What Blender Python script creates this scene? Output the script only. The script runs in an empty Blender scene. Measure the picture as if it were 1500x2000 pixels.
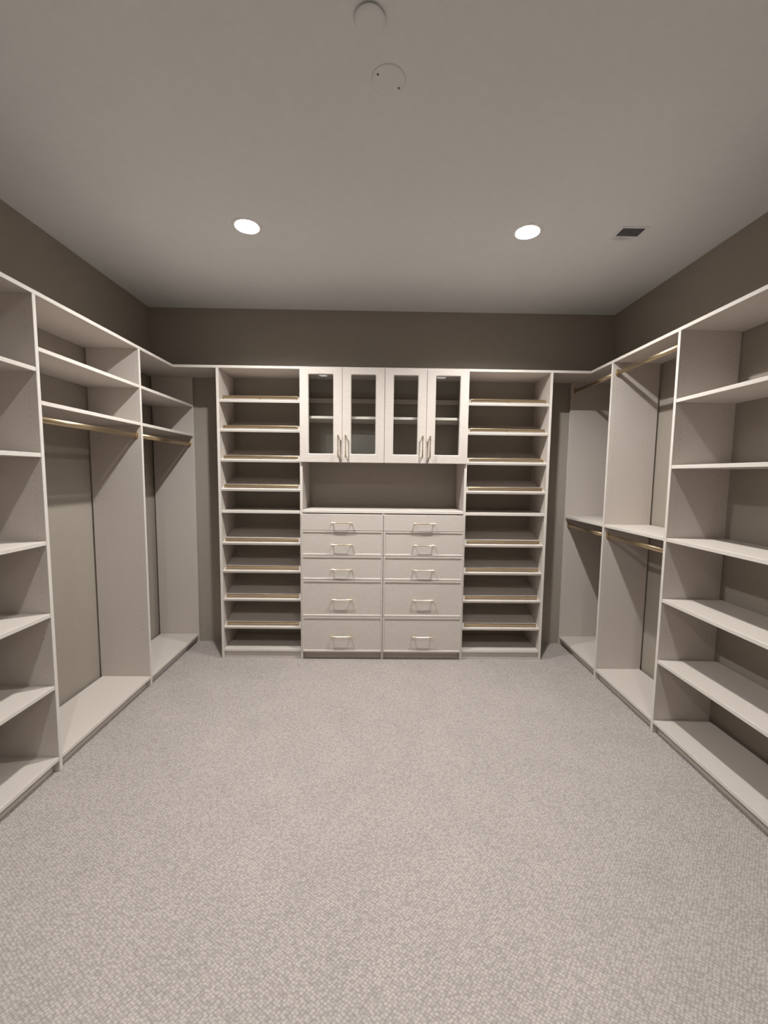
import bpy, bmesh, math
from mathutils import Vector, Matrix

S = bpy.context.scene
COL = S.collection

# ------------------------------------------------------------------ camera
FPX = 813.84
cam_d = bpy.data.cameras.new('camera')
cam_d.sensor_fit = 'HORIZONTAL'; cam_d.sensor_width = 36.0
cam_d.lens = FPX * 36.0 / 1500.0
cam_d.clip_start = 0.02
cam = bpy.data.objects.new('camera', cam_d); COL.objects.link(cam)
R_ = Vector((0.99984699, -0.01267399, 0.0120572))
U_ = Vector((-0.01089503, 0.08807571, 0.9960542))
F_ = Vector((0.01368593, 0.99603315, -0.08792415))
M = Matrix((( R_.x, U_.x, -F_.x, 0), (R_.y, U_.y, -F_.y, 0), (R_.z, U_.z, -F_.z, 1.4313), (0, 0, 0, 1)))
cam.matrix_world = M
S.camera = cam

# ------------------------------------------------------------------ world, exposure
w = bpy.data.worlds.new('world'); S.world = w; w.use_nodes = True
w.node_tree.nodes['Background'].inputs[0].default_value = (0.5, 0.5, 0.5, 1)
w.node_tree.nodes['Background'].inputs[1].default_value = 0.0      # a closed room: no daylight
vs = S.view_settings
vs.view_transform = 'Standard'; vs.look = 'None'; vs.gamma = 1.0; vs.use_curve_mapping = False
vs.exposure = 0.0
LAMP_L = (4000.0, 4000.0, 1700.0, 1700.0)   # radiance of the four recessed bulbs
LAMP_COL = (1.0, 0.988, 0.958)
HALL_W = 22.0

# ------------------------------------------------------------------ dimensions (metres)
HC = 2.743                                   # ceiling
XL, XR = -1.510, 1.5626                      # fronts of the side units
XLW, XRW = -1.8486, 1.8958                   # side walls
YB, YW, YD = 3.1406, 3.474, -0.56            # front of back units, back wall, door wall
HS = 2.2185                                  # top of the closet system
T = 0.019                                    # board thickness
GAP = 0.012                                  # boards stop short of the walls
DECK = 0.073

# ------------------------------------------------------------------ materials
def new_mat(name):
    m = bpy.data.materials.new(name); m.use_nodes = True
    nt = m.node_tree; b = nt.nodes['Principled BSDF']
    return m, nt, b
def node(nt, t, **kw):
    n = nt.nodes.new(t)
    for k, v in kw.items(): setattr(n, k, v)
    return n
def paint(name, col, rough, nscale, var, bump, bscale, stretch=(1, 1, 1), spec=0.5):
    """plain coloured surface: fine noise in colour and relief"""
    m, nt, b = new_mat(name)
    tc = node(nt, 'ShaderNodeTexCoord'); mp = node(nt, 'ShaderNodeMapping')
    mp.inputs['Scale'].default_value = stretch
    nt.links.new(tc.outputs['Object'], mp.inputs['Vector'])
    n1 = node(nt, 'ShaderNodeTexNoise'); n1.inputs['Scale'].default_value = nscale; n1.inputs['Detail'].default_value = 4
    nt.links.new(mp.outputs[0], n1.inputs['Vector'])
    cr = node(nt, 'ShaderNodeValToRGB')
    cr.color_ramp.elements[0].position = 0.3; cr.color_ramp.elements[1].position = 0.7
    cr.color_ramp.elements[0].color = tuple(c * (1 - var) for c in col) + (1,)
    cr.color_ramp.elements[1].color = tuple(min(1, c * (1 + var)) for c in col) + (1,)
    nt.links.new(n1.outputs['Fac'], cr.inputs[0]); nt.links.new(cr.outputs[0], b.inputs['Base Color'])
    b.inputs['Roughness'].default_value = rough
    b.inputs['Specular IOR Level'].default_value = spec
    if bump:
        n2 = node(nt, 'ShaderNodeTexNoise'); n2.inputs['Scale'].default_value = bscale; n2.inputs['Detail'].default_value = 3
        nt.links.new(mp.outputs[0], n2.inputs['Vector'])
        bp = node(nt, 'ShaderNodeBump'); bp.inputs['Strength'].default_value = bump; bp.inputs['Distance'].default_value = 0.002
        nt.links.new(n2.outputs['Fac'], bp.inputs['Height']); nt.links.new(bp.outputs[0], b.inputs['Normal'])
    return m
BOARD = (0.56, 0.504, 0.460)
M_board = paint('pale_melamine', BOARD, 0.5, 260, 0.05, 0.10, 500, spec=0.35)
M_front = paint('pale_melamine_grain', BOARD, 0.5, 130, 0.06, 0.10, 300, (0.22, 1, 1.6), spec=0.35)
M_edge = paint('edge_band', (0.66, 0.612, 0.562), 0.45, 200, 0.02, 0, 1)
M_wall = paint('taupe_wall_paint', (0.330, 0.290, 0.248), 0.75, 30, 0.02, 0.12, 420, spec=0.3)
M_ceil = paint('white_ceiling_paint', (0.745, 0.75, 0.75), 0.85, 25, 0.015, 0.15, 350, spec=0.2)
nt = M_ceil.node_tree; b = nt.nodes['Principled BSDF']            # faint dust stain beside the vent
src = b.inputs['Base Color'].links[0].from_socket
tc = node(nt, 'ShaderNodeTexCoord'); mp = node(nt, 'ShaderNodeMapping', vector_type='TEXTURE')
mp.inputs['Location'].default_value = (1.322, 2.392 - 1.4, 0); mp.inputs['Scale'].default_value = (0.075, 0.032, 1)
gr = node(nt, 'ShaderNodeTexGradient', gradient_type='SPHERICAL'); mr = node(nt, 'ShaderNodeMapRange')
mr.inputs[3].default_value = 1.0; mr.inputs[4].default_value = 0.62
sc = node(nt, 'ShaderNodeVectorMath', operation='SCALE')
nt.links.new(tc.outputs['Object'], mp.inputs[0]); nt.links.new(mp.outputs[0], gr.inputs[0]); nt.links.new(gr.outputs['Fac'], mr.inputs[0])
nt.links.new(src, sc.inputs[0]); nt.links.new(mr.outputs[0], sc.inputs['Scale']); nt.links.new(sc.outputs[0], b.inputs['Base Color'])
M_white = paint('white_enamel', (0.80, 0.80, 0.79), 0.4, 40, 0.01, 0, 1)
M_hall = paint('hall_wall_paint', (0.72, 0.72, 0.68), 0.8, 30, 0.02, 0.1, 400)
M_hole = paint('pin_hole_dark', (0.22, 0.19, 0.165), 0.9, 50, 0.05, 0, 1)
M_duct = paint('dark_duct_metal', (0.045, 0.045, 0.05), 0.6, 60, 0.15, 0, 1)
M_slat = paint('grey_louvre', (0.10, 0.10, 0.11), 0.5, 60, 0.1, 0, 1)

def metal(name, col, rough):
    m, nt, b = new_mat(name)
    b.inputs['Metallic'].default_value = 1.0
    tc = node(nt, 'ShaderNodeTexCoord'); mp = node(nt, 'ShaderNodeMapping'); mp.inputs['Scale'].default_value = (1, 1, 1)
    nt.links.new(tc.outputs['Object'], mp.inputs[0])
    n = node(nt, 'ShaderNodeTexNoise'); n.inputs['Scale'].default_value = 180; n.inputs['Detail'].default_value = 2
    nt.links.new(mp.outputs[0], n.inputs['Vector'])
    mr = node(nt, 'ShaderNodeMapRange'); mr.inputs[3].default_value = rough * 0.85; mr.inputs[4].default_value = rough * 1.15
    nt.links.new(n.outputs['Fac'], mr.inputs[0]); nt.links.new(mr.outputs[0], b.inputs['Roughness'])
    b.inputs['Base Color'].default_value = col + (1,)
    return m
M_brass = metal('satin_brass', (0.58, 0.46, 0.30), 0.34)
M_pull = metal('champagne_brass', (0.80, 0.69, 0.52), 0.28)

def glass_mat():
    m, nt, b = new_mat('clear_glass')
    nt.nodes.remove(b)
    out = nt.nodes['Material Output']
    tr = node(nt, 'ShaderNodeBsdfTransparent'); tr.inputs[0].default_value = (0.975, 0.985, 0.98, 1)
    gl = node(nt, 'ShaderNodeBsdfGlossy'); gl.inputs['Roughness'].default_value = 0.015
    fr = node(nt, 'ShaderNodeFresnel')
    ge = node(nt, 'ShaderNodeNewGeometry'); mr = node(nt, 'ShaderNodeMapRange')      # same reflectance on the entry and exit faces
    mr.inputs[3].default_value = 1.5; mr.inputs[4].default_value = 1 / 1.5
    nt.links.new(ge.outputs['Backfacing'], mr.inputs[0]); nt.links.new(mr.outputs[0], fr.inputs[0])
    mx = node(nt, 'ShaderNodeMixShader')
    nt.links.new(fr.outputs[0], mx.inputs[0]); nt.links.new(tr.outputs[0], mx.inputs[1]); nt.links.new(gl.outputs[0], mx.inputs[2])
    nt.links.new(mx.outputs[0], out.inputs[0])
    return m
M_glass = glass_mat()

def carpet_mat():
    m, nt, b = new_mat('loop_carpet')
    tc = node(nt, 'ShaderNodeTexCoord'); mp = node(nt, 'ShaderNodeMapping')
    mp.inputs['Rotation'].default_value = (0, 0, math.radians(38)); mp.inputs['Scale'].default_value = (1.0, 1.25, 1)
    nt.links.new(tc.outputs['Object'], mp.inputs[0])
    dn = node(nt, 'ShaderNodeTexNoise'); dn.inputs['Scale'].default_value = 14; dn.inputs['Detail'].default_value = 2
    nt.links.new(mp.outputs[0], dn.inputs['Vector'])
    add = node(nt, 'ShaderNodeVectorMath', operation='MULTIPLY_ADD'); add.inputs[1].default_value = (0.012, 0.012, 0)
    nt.links.new(dn.outputs['Color'], add.inputs[0]); nt.links.new(mp.outputs[0], add.inputs[2])
    vo = node(nt, 'ShaderNodeTexVoronoi'); vo.inputs['Scale'].default_value = 98; vo.inputs['Randomness'].default_value = 0.45
    nt.links.new(add.outputs[0], vo.inputs['Vector'])
    cr = node(nt, 'ShaderNodeValToRGB')
    base = (0.445, 0.396, 0.370)
    cr.color_ramp.elements[0].position = 0.15; cr.color_ramp.elements[1].position = 0.75
    cr.color_ramp.elements[0].color = tuple(c * 1.17 for c in base) + (1,)
    cr.color_ramp.elements[1].color = tuple(c * 0.68 for c in base) + (1,)  # shade in the valleys between loops, painted into the pile colour
    nt.links.new(vo.outputs['Distance'], cr.inputs[0])
    big = node(nt, 'ShaderNodeTexNoise'); big.inputs['Scale'].default_value = 5; big.inputs['Detail'].default_value = 5
    nt.links.new(tc.outputs['Object'], big.inputs['Vector'])
    mr = node(nt, 'ShaderNodeMapRange'); mr.inputs[3].default_value = 0.90; mr.inputs[4].default_value = 1.10
    nt.links.new(big.outputs['Fac'], mr.inputs[0])
    mul = node(nt, 'ShaderNodeVectorMath', operation='SCALE')
    nt.links.new(cr.outputs[0], mul.inputs[0]); nt.links.new(mr.outputs[0], mul.inputs['Scale'])
    nt.links.new(mul.outputs[0], b.inputs['Base Color'])
    b.inputs['Roughness'].default_value = 0.95; b.inputs['Specular IOR Level'].default_value = 0.1
    inv = node(nt, 'ShaderNodeMath', operation='SUBTRACT'); inv.inputs[0].default_value = 1.0
    nt.links.new(vo.outputs['Distance'], inv.inputs[1])
    fn = node(nt, 'ShaderNodeTexNoise'); fn.inputs['Scale'].default_value = 500; fn.inputs['Detail'].default_value = 2
    nt.links.new(tc.outputs['Object'], fn.inputs['Vector'])
    ad = node(nt, 'ShaderNodeMath', operation='MULTIPLY_ADD'); ad.inputs[1].default_value = 0.35
    nt.links.new(fn.outputs['Fac'], ad.inputs[0]); nt.links.new(inv.outputs[0], ad.inputs[2])
    bp = node(nt, 'ShaderNodeBump'); bp.inputs['Strength'].default_value = 0.8; bp.inputs['Distance'].default_value = 0.004
    nt.links.new(ad.outputs[0], bp.inputs['Height']); nt.links.new(bp.outputs[0], b.inputs['Normal'])
    return m
M_carpet = carpet_mat()

def emit_mat(name, col, strength):
    m, nt, b = new_mat(name)
    b.inputs['Base Color'].default_value = (0.8, 0.8, 0.8, 1)
    b.inputs['Emission Color'].default_value = col + (1,)
    b.inputs['Emission Strength'].default_value = strength
    return m
M_lens = emit_mat('lit_diffuser', LAMP_COL, 12.0)
M_bulb = [emit_mat('lit_bulb', LAMP_COL, L_) for L_ in LAMP_L]

# ------------------------------------------------------------------ builders
WLOC = {}
def wl(o): return WLOC.get(o.name, Vector((0, 0, 0))) if o else Vector((0, 0, 0))
def tag(o, label=None, cat=None, group=None, kind=None):
    if label: o['label'] = label
    if cat: o['category'] = cat
    if group: o['group'] = group
    if kind: o['kind'] = kind
    return o
def thing(name, loc, label, cat, group=None):
    o = bpy.data.objects.new(name, None); COL.objects.link(o)
    o.empty_display_size = 0.1
    o.location = loc; WLOC[o.name] = Vector(loc)
    return tag(o, label, cat, group)
def obj(name, bm, mats, parent=None, origin=None, smooth=False):
    """bm in world coordinates -> one mesh object with its origin inside it"""
    if not isinstance(mats, (list, tuple)): mats = [mats]
    if origin is None:
        vs_ = [v.co for v in bm.verts]
        origin = Vector([(min(v[i] for v in vs_) + max(v[i] for v in vs_)) / 2 for i in range(3)])
    origin = Vector(origin)
    for v in bm.verts: v.co -= origin
    me = bpy.data.meshes.new(name); bm.to_mesh(me); bm.free()
    for m in mats: me.materials.append(m)
    if smooth:
        for p in me.polygons: p.use_smooth = True
    o = bpy.data.objects.new(name, me); COL.objects.link(o)
    o.location = origin - wl(parent); WLOC[o.name] = origin
    if parent: o.parent = parent
    return o
def bm_box(bm, lo, hi, mat=0):
    x0, y0, z0 = lo; x1, y1, z1 = hi
    v = [bm.verts.new(c) for c in ((x0,y0,z0),(x1,y0,z0),(x1,y1,z0),(x0,y1,z0),(x0,y0,z1),(x1,y0,z1),(x1,y1,z1),(x0,y1,z1))]
    fs = [bm.faces.new([v[i] for i in q]) for q in ((0,3,2,1),(4,5,6,7),(0,1,5,4),(1,2,6,5),(2,3,7,6),(3,0,4,7))]
    for f in fs: f.material_index = mat
    return v, fs
def box(name, lo, hi, mat, parent=None, bev=0.0012, edge=None):
    """bevelled board; edge = axis/sign string of the face carrying the lighter edge band, e.g. '+x'"""
    lo = [min(a, b) for a, b in zip(lo, hi)] if False else lo
    l = [min(a, b) for a, b in zip(lo, hi)]; h = [max(a, b) for a, b in zip(lo, hi)]
    bm = bmesh.new(); bm_box(bm, l, h)
    if bev: bmesh.ops.bevel(bm, geom=bm.edges[:], offset=bev, segments=1, affect='EDGES', profile=0.5)
    mats = [mat]
    if edge:
        mats = [mat, M_edge]; ax = 'xyz'.index(edge[1]); sg = 1 if edge[0] == '+' else -1
        bm.normal_update()
        for f in bm.faces:
            if f.normal[ax] * sg > 0.6: f.material_index = 1
    return obj(name, bm, mats, parent)
def plain(name, lo, hi, mat, kind='structure'):
    o = box(name, lo, hi, mat, bev=0); tag(o, kind=kind); return o
def loft(bm, loops, close=True, cap=True, mat=0):
    rings = [[bm.verts.new(c) for c in L] for L in loops]
    n = len(rings[0])
    for a, b in zip(rings[:-1], rings[1:]):
        for i in range(n):
            j = (i + 1) % n
            f = bm.faces.new((a[i], a[j], b[j], b[i])); f.material_index = mat
    if cap:
        bm.faces.new(rings[0][::-1]).material_index = mat; bm.faces.new(rings[-1]).material_index = mat
    return rings
def rrect(x0, x1, z0, z1, r, n=4):
    pts = []
    for cx, cz, a0 in ((x1-r, z0+r, -90), (x1-r, z1-r, 0), (x0+r, z1-r, 90), (x0+r, z0+r, 180)):
        for k in range(n + 1):
            a = math.radians(a0 + 90 * k / n); pts.append((cx + r * math.cos(a), cz + r * math.sin(a)))
    return pts
def lathe(bm, prof, cx, cy, n=40, mat=0):
    rings = []
    for r, z in prof:
        rings.append([bm.verts.new((cx + r*math.cos(2*math.pi*k/n), cy + r*math.sin(2*math.pi*k/n), z)) for k in range(n)])
    for a, b in zip(rings[:-1], rings[1:]):
        for i in range(n):
            j = (i+1) % n
            f = bm.faces.new((a[i], a[j], b[j], b[i])); f.material_index = mat; f.smooth = True
    return rings

# ------------------------------------------------------------------ structure
plain('floor', (XLW - 0.1, YD - 0.1, -0.08), (XRW + 0.1, YW + 0.1, 0.0), M_carpet)
tag(bpy.data.objects['floor'], 'beige woven loop carpet covering the whole closet floor')
plain('wall_left', (XLW - 0.1, YD - 0.1, 0), (XLW, YW, HC), M_wall)
plain('wall_right', (XRW, YD - 0.1, 0), (XRW + 0.1, YW, HC), M_wall)
plain('wall_back', (XLW - 0.1, YW, 0), (XRW + 0.1, YW + 0.1, HC), M_wall)
# wall behind the camera, with the doorway whose light shows in the cabinet glass
DX0, DX1, DH = -0.88, 0.0, 2.09
bm = bmesh.new()
bm_box(bm, (XLW, YD - 0.1, 0), (DX0, YD, HC)); bm_box(bm, (DX1, YD - 0.1, 0), (XRW, YD, HC)); bm_box(bm, (DX0, YD - 0.1, DH), (DX1, YD, HC))
tag(obj('wall_front', bm, M_wall), kind='structure')
bm = bmesh.new()
bm_box(bm, (DX0 - 0.06, YD, 0), (DX0, YD + 0.015, DH + 0.06)); bm_box(bm, (DX1, YD, 0), (DX1 + 0.06, YD + 0.015, DH + 0.06)); bm_box(bm, (DX0, YD, DH), (DX1, YD + 0.015, DH + 0.06))
tag(obj('trim_1', bm, M_white), kind='structure')
# room beyond the doorway
HY = YD - 0.1
plain('floor_hall', (DX0 - 0.6, HY - 1.5, -0.08), (DX1 + 0.6, HY, 0.0), M_carpet)
bm = bmesh.new()
bm_box(bm, (DX0 - 0.7, HY - 1.5, 0), (DX0 - 0.6, HY, HC)); bm_box(bm, (DX1 + 0.6, HY - 1.5, 0), (DX1 + 0.7, HY, HC)); bm_box(bm, (DX0 - 0.7, HY - 1.6, 0), (DX1 + 0.7, HY - 1.5, HC))
tag(obj('wall_hall', bm, M_hall), kind='structure')
plain('ceiling_hall', (DX0 - 0.7, HY - 1.6, HC), (DX1 + 0.7, HY, HC + 0.1), M_ceil)

CANS = [(-0.715, 2.352), (0.785, 2.352), (-0.76, 0.575), (0.825, 0.565)]
R_HOLE = 0.062
VENT = (1.272, 1.392, 2.298, 2.372)
# ceiling sheet with real holes for the downlights and the vent
bm = bmesh.new(); edges = []
def loop(pts):
    vs_ = [bm.verts.new((x, y, HC)) for x, y in pts]
    for i in range(len(vs_)): edges.append(bm.edges.new((vs_[i], vs_[(i+1) % len(vs_)])))
loop([(XLW - 0.1, YD - 0.1), (XRW + 0.1, YD - 0.1), (XRW + 0.1, YW + 0.1), (XLW - 0.1, YW + 0.1)])
for cx, cy in CANS: loop([(cx + R_HOLE*math.cos(2*math.pi*k/40), cy + R_HOLE*math.sin(2*math.pi*k/40)) for k in range(40)])
loop([(VENT[0], VENT[2]), (VENT[1], VENT[2]), (VENT[1], VENT[3]), (VENT[0], VENT[3])])
bmesh.ops.triangle_fill(bm, use_beauty=True, use_dissolve=False, edges=edges, normal=(0, 0, -1))
tag(obj('ceiling', bm, M_ceil, origin=(0, 1.4, HC)), kind='structure')

# ------------------------------------------------------------------ downlights
LBL = ['lit recessed ceiling downlight, the left one near the back wall', 'lit recessed ceiling downlight beside the dark ceiling vent',
       'recessed downlight overhead, mirrored in the leftmost glass door', 'recessed downlight overhead, mirrored in the rightmost glass door']
for (cx, cy), lb in zip(CANS, LBL):
    t = thing('recessed_downlight', (cx, cy, HC), lb, 'ceiling light', 'recessed ceiling downlights')
    bm = bmesh.new()
    lathe(bm, [(0.0605, HC + 0.012), (0.0605, HC - 0.003), (0.064, HC - 0.0055), (0.074, HC - 0.005), (0.079, HC - 0.0015), (0.080, HC - 0.0002)], cx, cy)
    obj('trim_ring', bm, M_white, t)
    bm = bmesh.new()
    lathe(bm, [(0.0607, HC + 0.0005), (0.056, HC + 0.065), (0.046, HC + 0.075)], cx, cy)
    obj('baffle', bm, M_white, t)
    bm = bmesh.new()
    rb = 0.032; zb = HC + 0.037
    rg = lathe(bm, [(0.020, HC + 0.076), (rb, zb)] + [(rb*math.cos(a_), zb - rb*0.62*math.sin(a_)) for a_ in (0.4, 0.8, 1.15, 1.4)], cx, cy, 24)
    bm.faces.new(rg[-1])
    obj('bulb', bm, M_bulb[CANS.index((cx, cy))], t)
hl = thing('hall_ceiling_light', (DX0 + 0.42, HY - 0.75, HC), 'flush ceiling light in the hall beyond the doorway', 'ceiling light')
bm = bmesh.new(); lathe(bm, [(0.15, HC), (0.15, HC - 0.03), (0.13, HC - 0.045)], hl.location.x, hl.location.y); obj('rim', bm, M_white, hl)
bm = bmesh.new(); rg = lathe(bm, [(0.13, HC - 0.045), (0.08, HC - 0.06), (0.02, HC - 0.065)], hl.location.x, hl.location.y); bm.faces.new(rg[-1]); obj('diffuser', bm, M_lens, hl)
ld = bpy.data.lights.new('hall_lamp', 'AREA'); ld.shape = 'DISK'; ld.size = 0.25; ld.energy = HALL_W; ld.color = LAMP_COL
lo = bpy.data.objects.new('hall_lamp', ld); COL.objects.link(lo); lo.parent = hl; lo.location = (0, 0, -0.07)

# ------------------------------------------------------------------ closet system
def pin_holes(parent, plane_ax, c, sign, along, z0, z1, y_rows):
    """rows of shelf-pin holes on one face of an upright"""
    bm = bmesh.new(); z = z0
    while z < z1:
        for a in y_rows:
            vs_ = []
            for k in range(6):
                th = 2*math.pi*k/6*sign
                if plane_ax == 1: vs_.append(bm.verts.new((a + 0.0022*math.cos(th), c, z + 0.0022*math.sin(th))))
                else: vs_.append(bm.verts.new((c, a + 0.0022*math.cos(th), z + 0.0022*math.sin(th))))
            bm.faces.new(vs_)
        z += 0.032
    o = obj('pin_holes', bm, M_hole, parent); o['kind'] = 'stuff'
    return o

def upright(parent, xf, xr, y0, y1, z0=0.0, z1=HS - T, front='+x', holes=(True, True)):
    """side-unit upright: xf front x, xr rear x, between y0 (near) and y1 (far)"""
    p = box('side_panel', (xf, y0, z0), (xr, y1, z1), M_board, parent, edge=front)
    s = -1 if xf > xr else 1
    rows = (xf + s*0.037, xf + s*0.265)
    if holes[0]: pin_holes(p, 1, y0 - 0.0004, -1, 0, 0.17, z1 - 0.06, rows)
    if holes[1]: pin_holes(p, 1, y1 + 0.0004, 1, 0, 0.17, z1 - 0.06, rows)
    return p

def rod(parent, x, z, y0, y1):
    bm = bmesh.new(); n = 16; a, b = 0.0080, 0.0145
    L = [[(x + a*math.cos(2*math.pi*k/n), y, z + b*math.sin(2*math.pi*k/n)) for k in range(n)] for y in (y0 + 0.002, y1 - 0.002)]
    loft(bm, L)
    for f in bm.faces:
        if len(f.verts) == 4: f.smooth = True
    o = obj('hanging_rod', bm, M_brass, parent)
    for ye, s in ((y0, 1), (y1, -1)):
        bm = bmesh.new()
        L = []
        for yy, g in ((ye + s*0.0003, 1.75), (ye + s*0.003, 1.7), (ye + s*0.0035, 1.35), (ye + s*0.014, 1.3)):
            L.append([(x + a*g*math.cos(2*math.pi*k/n), yy, z + b*g*math.sin(2*math.pi*k/n)) for k in range(n)])
        if s < 0: L = [q[::-1] for q in L]
        loft(bm, L); obj('rod_flange', bm, M_brass, o)
    return o

def side_unit(name, label, group, xf, xw, y0, y1, shelves, rods, panels):
    """one bay of a side run. y0..y1 = clear opening; panels: list of (ya, yb, holes) uprights owned by this bay"""
    s = -1 if xf < 0 else 1
    xr = xw - s*GAP; fr = '+x' if s < 0 else '-x'
    t = thing(name, ((xf + xr)/2, (y0 + y1)/2, 0), label, 'shelving', group)
    for ya, yb, h in panels: upright(t, xf, xr, ya, yb, front=fr, holes=h)
    for z in shelves:
        box('shelf', (xf + s*0.001, y0 + 0.0005, z - T), (xr, y1 - 0.0005, z), M_board, t, edge=fr)
    box('bottom_deck', (xf + s*0.001, y0 + 0.0005, DECK - T), (xr - s*0.006, y1 - 0.0005, DECK), M_board, t, edge=fr)
    box('toe_kick', (xf + s*0.032, y0 + 0.0005, 0.0), (xf + s*0.048, y1 - 0.0005, DECK - T), M_board, t)
    for z in rods: rod(t, xf + s*0.033, z, y0, y1)
    return t

PA, PB = (1.8985, 1.9175), (2.6995, 2.7185)          # left uprights
PC = (YW - 0.005 - T, YW - 0.005)
P0 = (1.08, 1.099)
G1 = 'left wall closet units'
side_unit('shelving_unit', 'open pale shelving unit with five shelves in the left foreground', G1, XL, XLW, P0[1], PA[0], [1.886, 1.512, 1.113, 0.775, 0.427], [], [(P0[0], P0[1], (False, True)), (PA[0], PA[1], (True, True))])
side_unit('hanging_unit', 'tall pale hanging bay on the left, two top shelves over a lit brass rod', G1, XL, XLW, PA[1], PB[0], [1.979, 1.745], [1.665], [(PB[0], PB[1], (True, True))])
side_unit('hanging_unit', 'narrow-looking hanging bay in the far left corner with two top shelves', G1, XL, XLW, PB[1], PC[0], [1.979, 1.745], [1.665], [(PC[0], PC[1], (True, False))])
Q2, Q1 = (2.2195, 2.2385), (2.8465, 2.8655)
Q0 = (1.28, 1.299)
G2 = 'right wall closet units'
side_unit('shelving_unit', 'open pale shelving unit with five shelves in the right foreground', G2, XR, XRW, Q0[1], Q2[0], [1.850, 1.503, 1.110, 0.773, 0.425], [], [(Q0[0], Q0[1], (False, True)), (Q2[0], Q2[1], (True, True))])
side_unit('double_hanging_unit', 'pale double-hanging bay on the right beside the foreground shelves', G2, XR, XRW, Q2[1], Q1[0], [1.110], [2.133, 1.030], [(Q1[0], Q1[1], (True, True))])
side_unit('double_hanging_unit', 'pale double-hanging bay in the far right corner', G2, XR, XRW, Q1[1], PC[0], [1.110], [2.133, 1.030], [(PC[0], PC[1], (True, False))])

# continuous top shelf: three boards
def top_board(lo, hi, label, edge):
    o = box('top_shelf', lo, hi, M_board, edge=edge); tag(o, label, 'shelf', 'top boards running round the closet')
top_board((XLW + 0.003, P0[0], HS - T), (XL, YB - 0.0005, HS), 'long pale top board over the left wall units', '+x')
top_board((XLW + 0.003, YB, HS - T), (XRW - 0.003, YW - 0.003, HS), 'pale top board along the back wall over the shoe towers', '-y')
top_board((XR, Q0[0], HS - T), (XRW - 0.003, YB - 0.0005, HS), 'long pale top board over the right wall units', '-x')

# ------------------------------------------------------------------ back wall: shoe towers
X1, X2, X3 = -0.5805, 0.0405, 0.6535               # centres of the uprights of the middle section
XS1, XS2 = -1.2010, 1.2844                          # outer faces of the towers
SLOPE = math.atan(0.30)
def back_panel(parent, x0, x1, z0, z1, y0=YB, holes=(True, True), y1=YW - GAP):
    p = box('side_panel', (x0, y0, z0), (x1, y1, z1), M_board, parent, edge='-y')
    for on_, c, sg in ((holes[0], x0 - 0.0004, 1), (holes[1], x1 + 0.0004, -1)):
        if on_: pin_holes(p, 0, c, sg, 0, max(0.17, z0 + 0.05), z1 - 0.05, (YB + 0.037, YB + 0.25))
    return p
def shoe_shelf(parent, x0, x1, zf):
    """slanted shelf, rear higher, with a brass heel fence near its front edge"""
    R = Matrix.Translation((0, YB + 0.003, zf)) @ Matrix.Rotation(SLOPE, 4, 'X')
    def xf(bm):
        bmesh.ops.transform(bm, matrix=R, verts=bm.verts[:]); return bm
    x0 += 0.0008; x1 -= 0.0008; D = 0.302
    prof = [(0.0, -0.0035), (0.0008, -0.0015), (0.0035, 0.0), (D, 0.0), (D, -T), (0.0015, -T), (0.0, -T + 0.0015)]
    bm = bmesh.new(); loft(bm, [[(x, y, z) for y, z in prof[::-1]] for x in (x0, x1)])
    for v in bm.verts: pass
    bm.normal_update()
    for f in bm.faces:
        if f.calc_center_median().y < 0.003: f.material_index = 1
    bmesh.ops.recalc_face_normals(bm, faces=bm.faces[:])
    sh = obj('shoe_shelf', xf(bm), [M_board, M_edge], parent)
    yr, g, ht, th = 0.020, 0.006, 0.020, 0.012
    bm = bmesh.new(); bm_box(bm, (x0 + 0.018, yr, g), (x1 - 0.018, yr + th, g + ht))
    bmesh.ops.bevel(bm, geom=bm.edges[:], offset=0.0012, segments=1, affect='EDGES', profile=0.5)
    obj('fence_rail', xf(bm), M_brass, sh)
    for xp in (x0 + 0.024, (x0 + x1)/2, x1 - 0.024):
        bm = bmesh.new(); n = 10
        loft(bm, [[(xp + r*math.cos(2*math.pi*k/n), yr - 0.001 + r*math.sin(2*math.pi*k/n), z) for k in range(n)] for r, z in ((0.0055, 0.0002), (0.0055, 0.002), (0.0042, 0.003), (0.0042, g + ht - 0.003), (0.003, g + ht - 0.0015))])
        obj('fence_post', xf(bm), M_brass, sh)
    return sh
def tower(label, x0, x1, outer_left):
    t = thing('shoe_tower', ((x0 + x1)/2, (YB + YW)/2, 0), label, 'shelving', 'shoe towers on the back wall')
    if outer_left: a, b = (x0, x0 + T), (x1 - T, x1)
    else: a, b = (x0, x0 + T), (x1 - T, x1)
    back_panel(t, a[0], a[1], 0, HS - T, holes=(not outer_left, True))
    back_panel(t, b[0], b[1], 0, HS - T, holes=(True, outer_left))
    xi0, xi1 = a[1], b[0]
    for z in (1.973, 1.757, 1.535, 1.317, 0.9085, 0.6915, 0.471, 0.2515): shoe_shelf(t, xi0, xi1, z)
    box('fixed_shelf', (xi0 + 0.0004, YB + 0.002, 1.153 - T), (xi1 - 0.0004, YW - GAP, 1.153), M_board, t, edge='-y')
    box('bottom_deck', (xi0 + 0.0004, YB + 0.002, DECK + 0.003 - T), (xi1 - 0.0004, YW - GAP, DECK + 0.003), M_board, t, edge='-y')
    box('toe_kick', (xi0 + 0.0004, YB + 0.014, 0), (xi1 - 0.0004, YB + 0.030, DECK + 0.003 - T), M_board, t)
    return t
tower('pale shoe tower of slanted shelves with brass fences, left of the drawers', XS1, X1 + T/2, True)
tower('pale shoe tower of slanted shelves with brass fences, right of the drawers', X3 - T/2, XS2, False)

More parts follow.
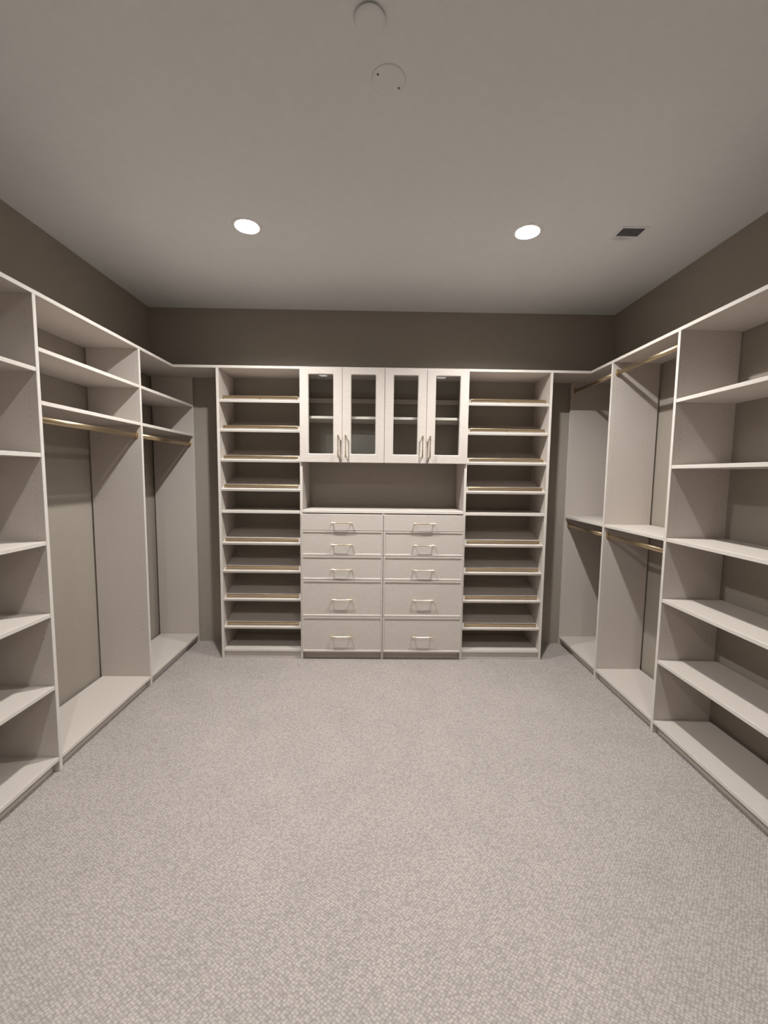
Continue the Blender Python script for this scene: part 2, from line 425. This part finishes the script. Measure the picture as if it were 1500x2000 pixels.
# ------------------------------------------------------------------ pulls
def pull(parent, cx, cz, yface, vertical):
    """bar pull with two posts, 165 mm long, bar slightly waisted"""
    bm = bmesh.new(); L = 0.080; secs = []
    for s_, hw in ((-1.0, 0.0052), (-0.93, 0.0056), (-0.75, 0.0048), (-0.4, 0.0038), (0, 0.0036), (0.4, 0.0038), (0.75, 0.0048), (0.93, 0.0056), (1.0, 0.0052)):
        yo = -0.030 - 0.003*(1 - abs(s_)**2)
        secs.append([(s_*L, yo + dy, dz*hw) for dy, dz in ((0.0035, -0.6), (0.0035, 0.6), (0.0018, 1), (-0.0018, 1), (-0.0035, 0.6), (-0.0035, -0.6), (-0.0018, -1), (0.0018, -1))])
    loft(bm, secs)
    for sx in (-1, 1):
        loft(bm, [[(sx*0.072 + r*math.cos(2*math.pi*k/10), y, r*math.sin(2*math.pi*k/10)) for k in range(10)] for y, r in ((-0.0002, 0.0068), (-0.003, 0.0064), (-0.006, 0.0046), (-0.029, 0.0046))])
    bmesh.ops.recalc_face_normals(bm, faces=bm.faces[:])
    m = Matrix.Translation((cx, yface, cz))
    if vertical: m = m @ Matrix.Rotation(math.radians(90), 4, 'Y')
    bmesh.ops.transform(bm, matrix=m, verts=bm.verts[:])
    o = obj('handle', bm, M_pull, parent, smooth=False); o['label'] = 'champagne brass bar pull'
    return o

# ------------------------------------------------------------------ drawers
YF = YB - 0.020                                      # face of doors and drawers
def drawer_front(parent, x0, x1, z0, z1, framed):
    bm = bmesh.new(); yb = YB - 0.001
    b, bw, rec = 0.0115, 0.0045, 0.0055
    def R(i, y): return [(x0+i, y, z0+i), (x1-i, y, z0+i), (x1-i, y, z1-i), (x0+i, y, z1-i)]
    loops = [R(0, yb), R(0, YF + 0.0015), R(0.0015, YF)]
    if framed: loops += [R(b, YF), R(b + bw, YF + rec)]
    loft(bm, loops)
    bmesh.ops.recalc_face_normals(bm, faces=bm.faces[:])
    o = obj('drawer', bm, M_front, parent)
    return o
Z = [1.1365, 1.0105, 0.818, 0.630, 0.344, 0.063]
HZ = [1.070, 0.905, 0.715, 0.484, 0.195]
def chest(label, xa, xb, ca, cb):
    t = thing('drawer_chest', ((xa + xb)/2, (YB + YW)/2, 0), label, 'drawers', 'drawer chests under the glass cabinets')
    for i in range(5):
        d = drawer_front(t, xa, xb, Z[i+1] + 0.0015, Z[i] - 0.0015, i > 0)
        pull(d, (xa + xb)/2, HZ[i], YF + (0.0055 if i else 0), False)
    box('bottom_deck', (ca, YB + 0.004, DECK - T), (cb, YW - GAP, DECK), M_board, t)
    box('toe_kick', (ca, YB + 0.030, 0), (cb, YB + 0.046, DECK - T), M_board, t)
    box('back_strip', (ca, YW - GAP - 0.02, 0.9), (cb, YW - GAP - 0.004, 1.12), M_board, t)
    return t
c1 = chest('left bank of five pale drawers with brass pulls', X1 + 0.0015, X2 - 0.0015, X1 + T/2, X2 - T/2)
c2 = chest('right bank of five pale drawers with brass pulls', X2 + 0.0015, X3 - 0.0015, X2 + T/2, X3 - T/2)
p = box('side_panel', (X2 - T/2, YB, 0), (X2 + T/2, YW - GAP, 1.1425), M_board, c1, edge='-y')
ct = box('countertop', (X1 + T/2 + 0.0006, YB - 0.006, 1.1430), (X3 - T/2 - 0.0006, YW - 0.004, 1.1655), M_board, bev=0.0025, edge='-y')
tag(ct, 'pale counter board above the drawers in the open niche', 'countertop')

# ------------------------------------------------------------------ glass cabinets
CB = 1.5215                                          # underside of the doors
DZ0, DZ1 = 1.5225, 2.2135
def door(parent, x0, x1, hinge_left):
    fw_, r = 0.0605, 0.007
    bm = bmesh.new(); yb = YB - 0.001
    O = lambda i, y: [(x, y, z) for x, z in rrect(x0+i, x1-i, DZ0+i, DZ1-i, 0.0012)]
    I = lambda i, y: [(x, y, z) for x, z in rrect(x0+fw_+i, x1-fw_-i, DZ0+fw_+i-0.002, DZ1-fw_-i+0.010, r)]
    loft(bm, [O(0, yb), O(0, YF + 0.0015), O(0.0015, YF), I(0, YF), I(0.005, YF + 0.006), I(0.005, yb), O(0, yb)], cap=False)
    bmesh.ops.remove_doubles(bm, verts=bm.verts[:], dist=1e-6)
    bmesh.ops.recalc_face_normals(bm, faces=bm.faces[:])
    d = obj('door', bm, M_front, parent)
    bm = bmesh.new(); g = 0.0055
    bm_box(bm, (x0+fw_+g, YB - 0.011, DZ0+fw_+g-0.002), (x1-fw_-g, YB - 0.007, DZ1-fw_-g+0.010))
    gl = obj('glass_pane', bm, M_glass, d); gl['label'] = 'clear glass pane'
    pull(d, (x1 - 0.027) if hinge_left else (x0 + 0.027), 1.642, YF, True)
    return d
def cabinet(label, xa, xm, xb, ca, cb):
    t = thing('glass_cabinet', ((ca + cb)/2, (YB + YW)/2, CB), label, 'cabinet', 'glass-door cabinets')
    box('bottom_panel', (ca + 0.0006, YB + 0.001, CB + 0.006), (cb - 0.0006, YW - GAP, CB + 0.006 + T), M_board, t, edge='-y')
    box('shelf', (ca + 0.001, YB + 0.03, 1.866 - T), (cb - 0.001, YW - GAP, 1.866), M_board, t, edge='-y')
    box('back_strip', (ca + 0.001, YW - GAP - 0.012, 2.010), (cb - 0.001, YW - GAP, 2.046), M_board, t)  # pale strip added to give the dim band behind the glass doors
    door(t, xa + 0.0012, xm - 0.001, True); door(t, xm + 0.001, xb - 0.0012, False)
    return t
k1 = cabinet('left pair of glass doors on the pale wall cabinet', X1 - 0.006, -0.2735, 0.0385, X1 + T/2, X2 - T/2)
k2 = cabinet('right pair of glass doors on the pale wall cabinet', 0.0385, 0.3485, X3 + 0.006, X2 + T/2, X3 - T/2)
box('side_panel', (X2 - T/2, YB, CB + 0.006), (X2 + T/2, YW - GAP, HS - T - 0.0005), M_board, k1, edge='-y')

# ------------------------------------------------------------------ ceiling fittings
v = thing('ceiling_vent', ((VENT[0] + VENT[1])/2, (VENT[2] + VENT[3])/2, HC), 'small dark rectangular ceiling vent right of the downlight', 'vent')
bm = bmesh.new(); a, b, c, d = VENT; H2 = HC + 0.09
vv = [bm.verts.new(q) for q in ((a, c, HC), (b, c, HC), (b, d, HC), (a, d, HC), (a, c, H2), (b, c, H2), (b, d, H2), (a, d, H2))]
for q in ((4, 5, 6, 7), (0, 1, 5, 4), (1, 2, 6, 5), (2, 3, 7, 6), (3, 0, 4, 7)): bm.faces.new([vv[i] for i in q])
obj('duct', bm, M_duct, v)
bm = bmesh.new(); e = 0.012
for lo_, hi_ in (((a-e, c-e), (b+e, c)), ((a-e, d), (b+e, d+e)), ((a-e, c), (a, d)), ((b, c), (b+e, d))):
    bm_box(bm, (lo_[0], lo_[1], HC - 0.0025), (hi_[0], hi_[1], HC - 0.0002))
obj('vent_frame', bm, M_ceil, v)
for k in range(5):
    y = c + (d - c)*(k + 0.5)/5
    bm = bmesh.new(); bm_box(bm, (a + 0.0005, y - 0.007, HC + 0.004), (b - 0.0005, y + 0.007, HC + 0.0052))
    bmesh.ops.rotate(bm, cent=(0, y, HC + 0.0046), matrix=Matrix.Rotation(math.radians(-40), 3, 'X'), verts=bm.verts[:])
    obj('louvre', bm, M_slat, v)
bm = bmesh.new(); bm_box(bm, ((a+b)/2 + 0.004, c, HC + 0.0005), ((a+b)/2 + 0.007, d, HC + 0.004)); obj('mullion', bm, M_slat, v)

# concealed sprinkler cover
s = thing('sprinkler_cover', (-0.040, 1.322, HC), 'round white flush disc on the ceiling at the top edge', 'sprinkler cover')
bm = bmesh.new(); rg = lathe(bm, [(0.040, HC), (0.0405, HC - 0.004), (0.0445, HC - 0.0045), (0.0455, HC - 0.006), (0.0445, HC - 0.0075), (0.03, HC - 0.0082), (0.003, HC - 0.0085)], -0.040, 1.322, 48)
bm.faces.new(rg[-1]); obj('cover_disc', bm, M_ceil, s)
# blank plate with two screws
q = thing('blank_cover_plate', (0.0185, 1.510, HC), 'pale round blank plate with two screws on the ceiling', 'cover plate')
bm = bmesh.new(); rg = lathe(bm, [(0.058, HC - 0.0001), (0.0575, HC - 0.0018), (0.052, HC - 0.0028), (0.003, HC - 0.003)], 0.0185, 1.510, 48)
bm.faces.new(rg[-1]); obj('plate', bm, M_ceil, q)
for sx, sy in ((-0.017, 1.487), (0.054, 1.534)):
    bm = bmesh.new(); rg = lathe(bm, [(0.0038, HC - 0.0029), (0.0036, HC - 0.0042), (0.002, HC - 0.0046)], sx, sy, 12)
    bm.faces.new(rg[-1]); sc = obj('screw', bm, M_slat, q)
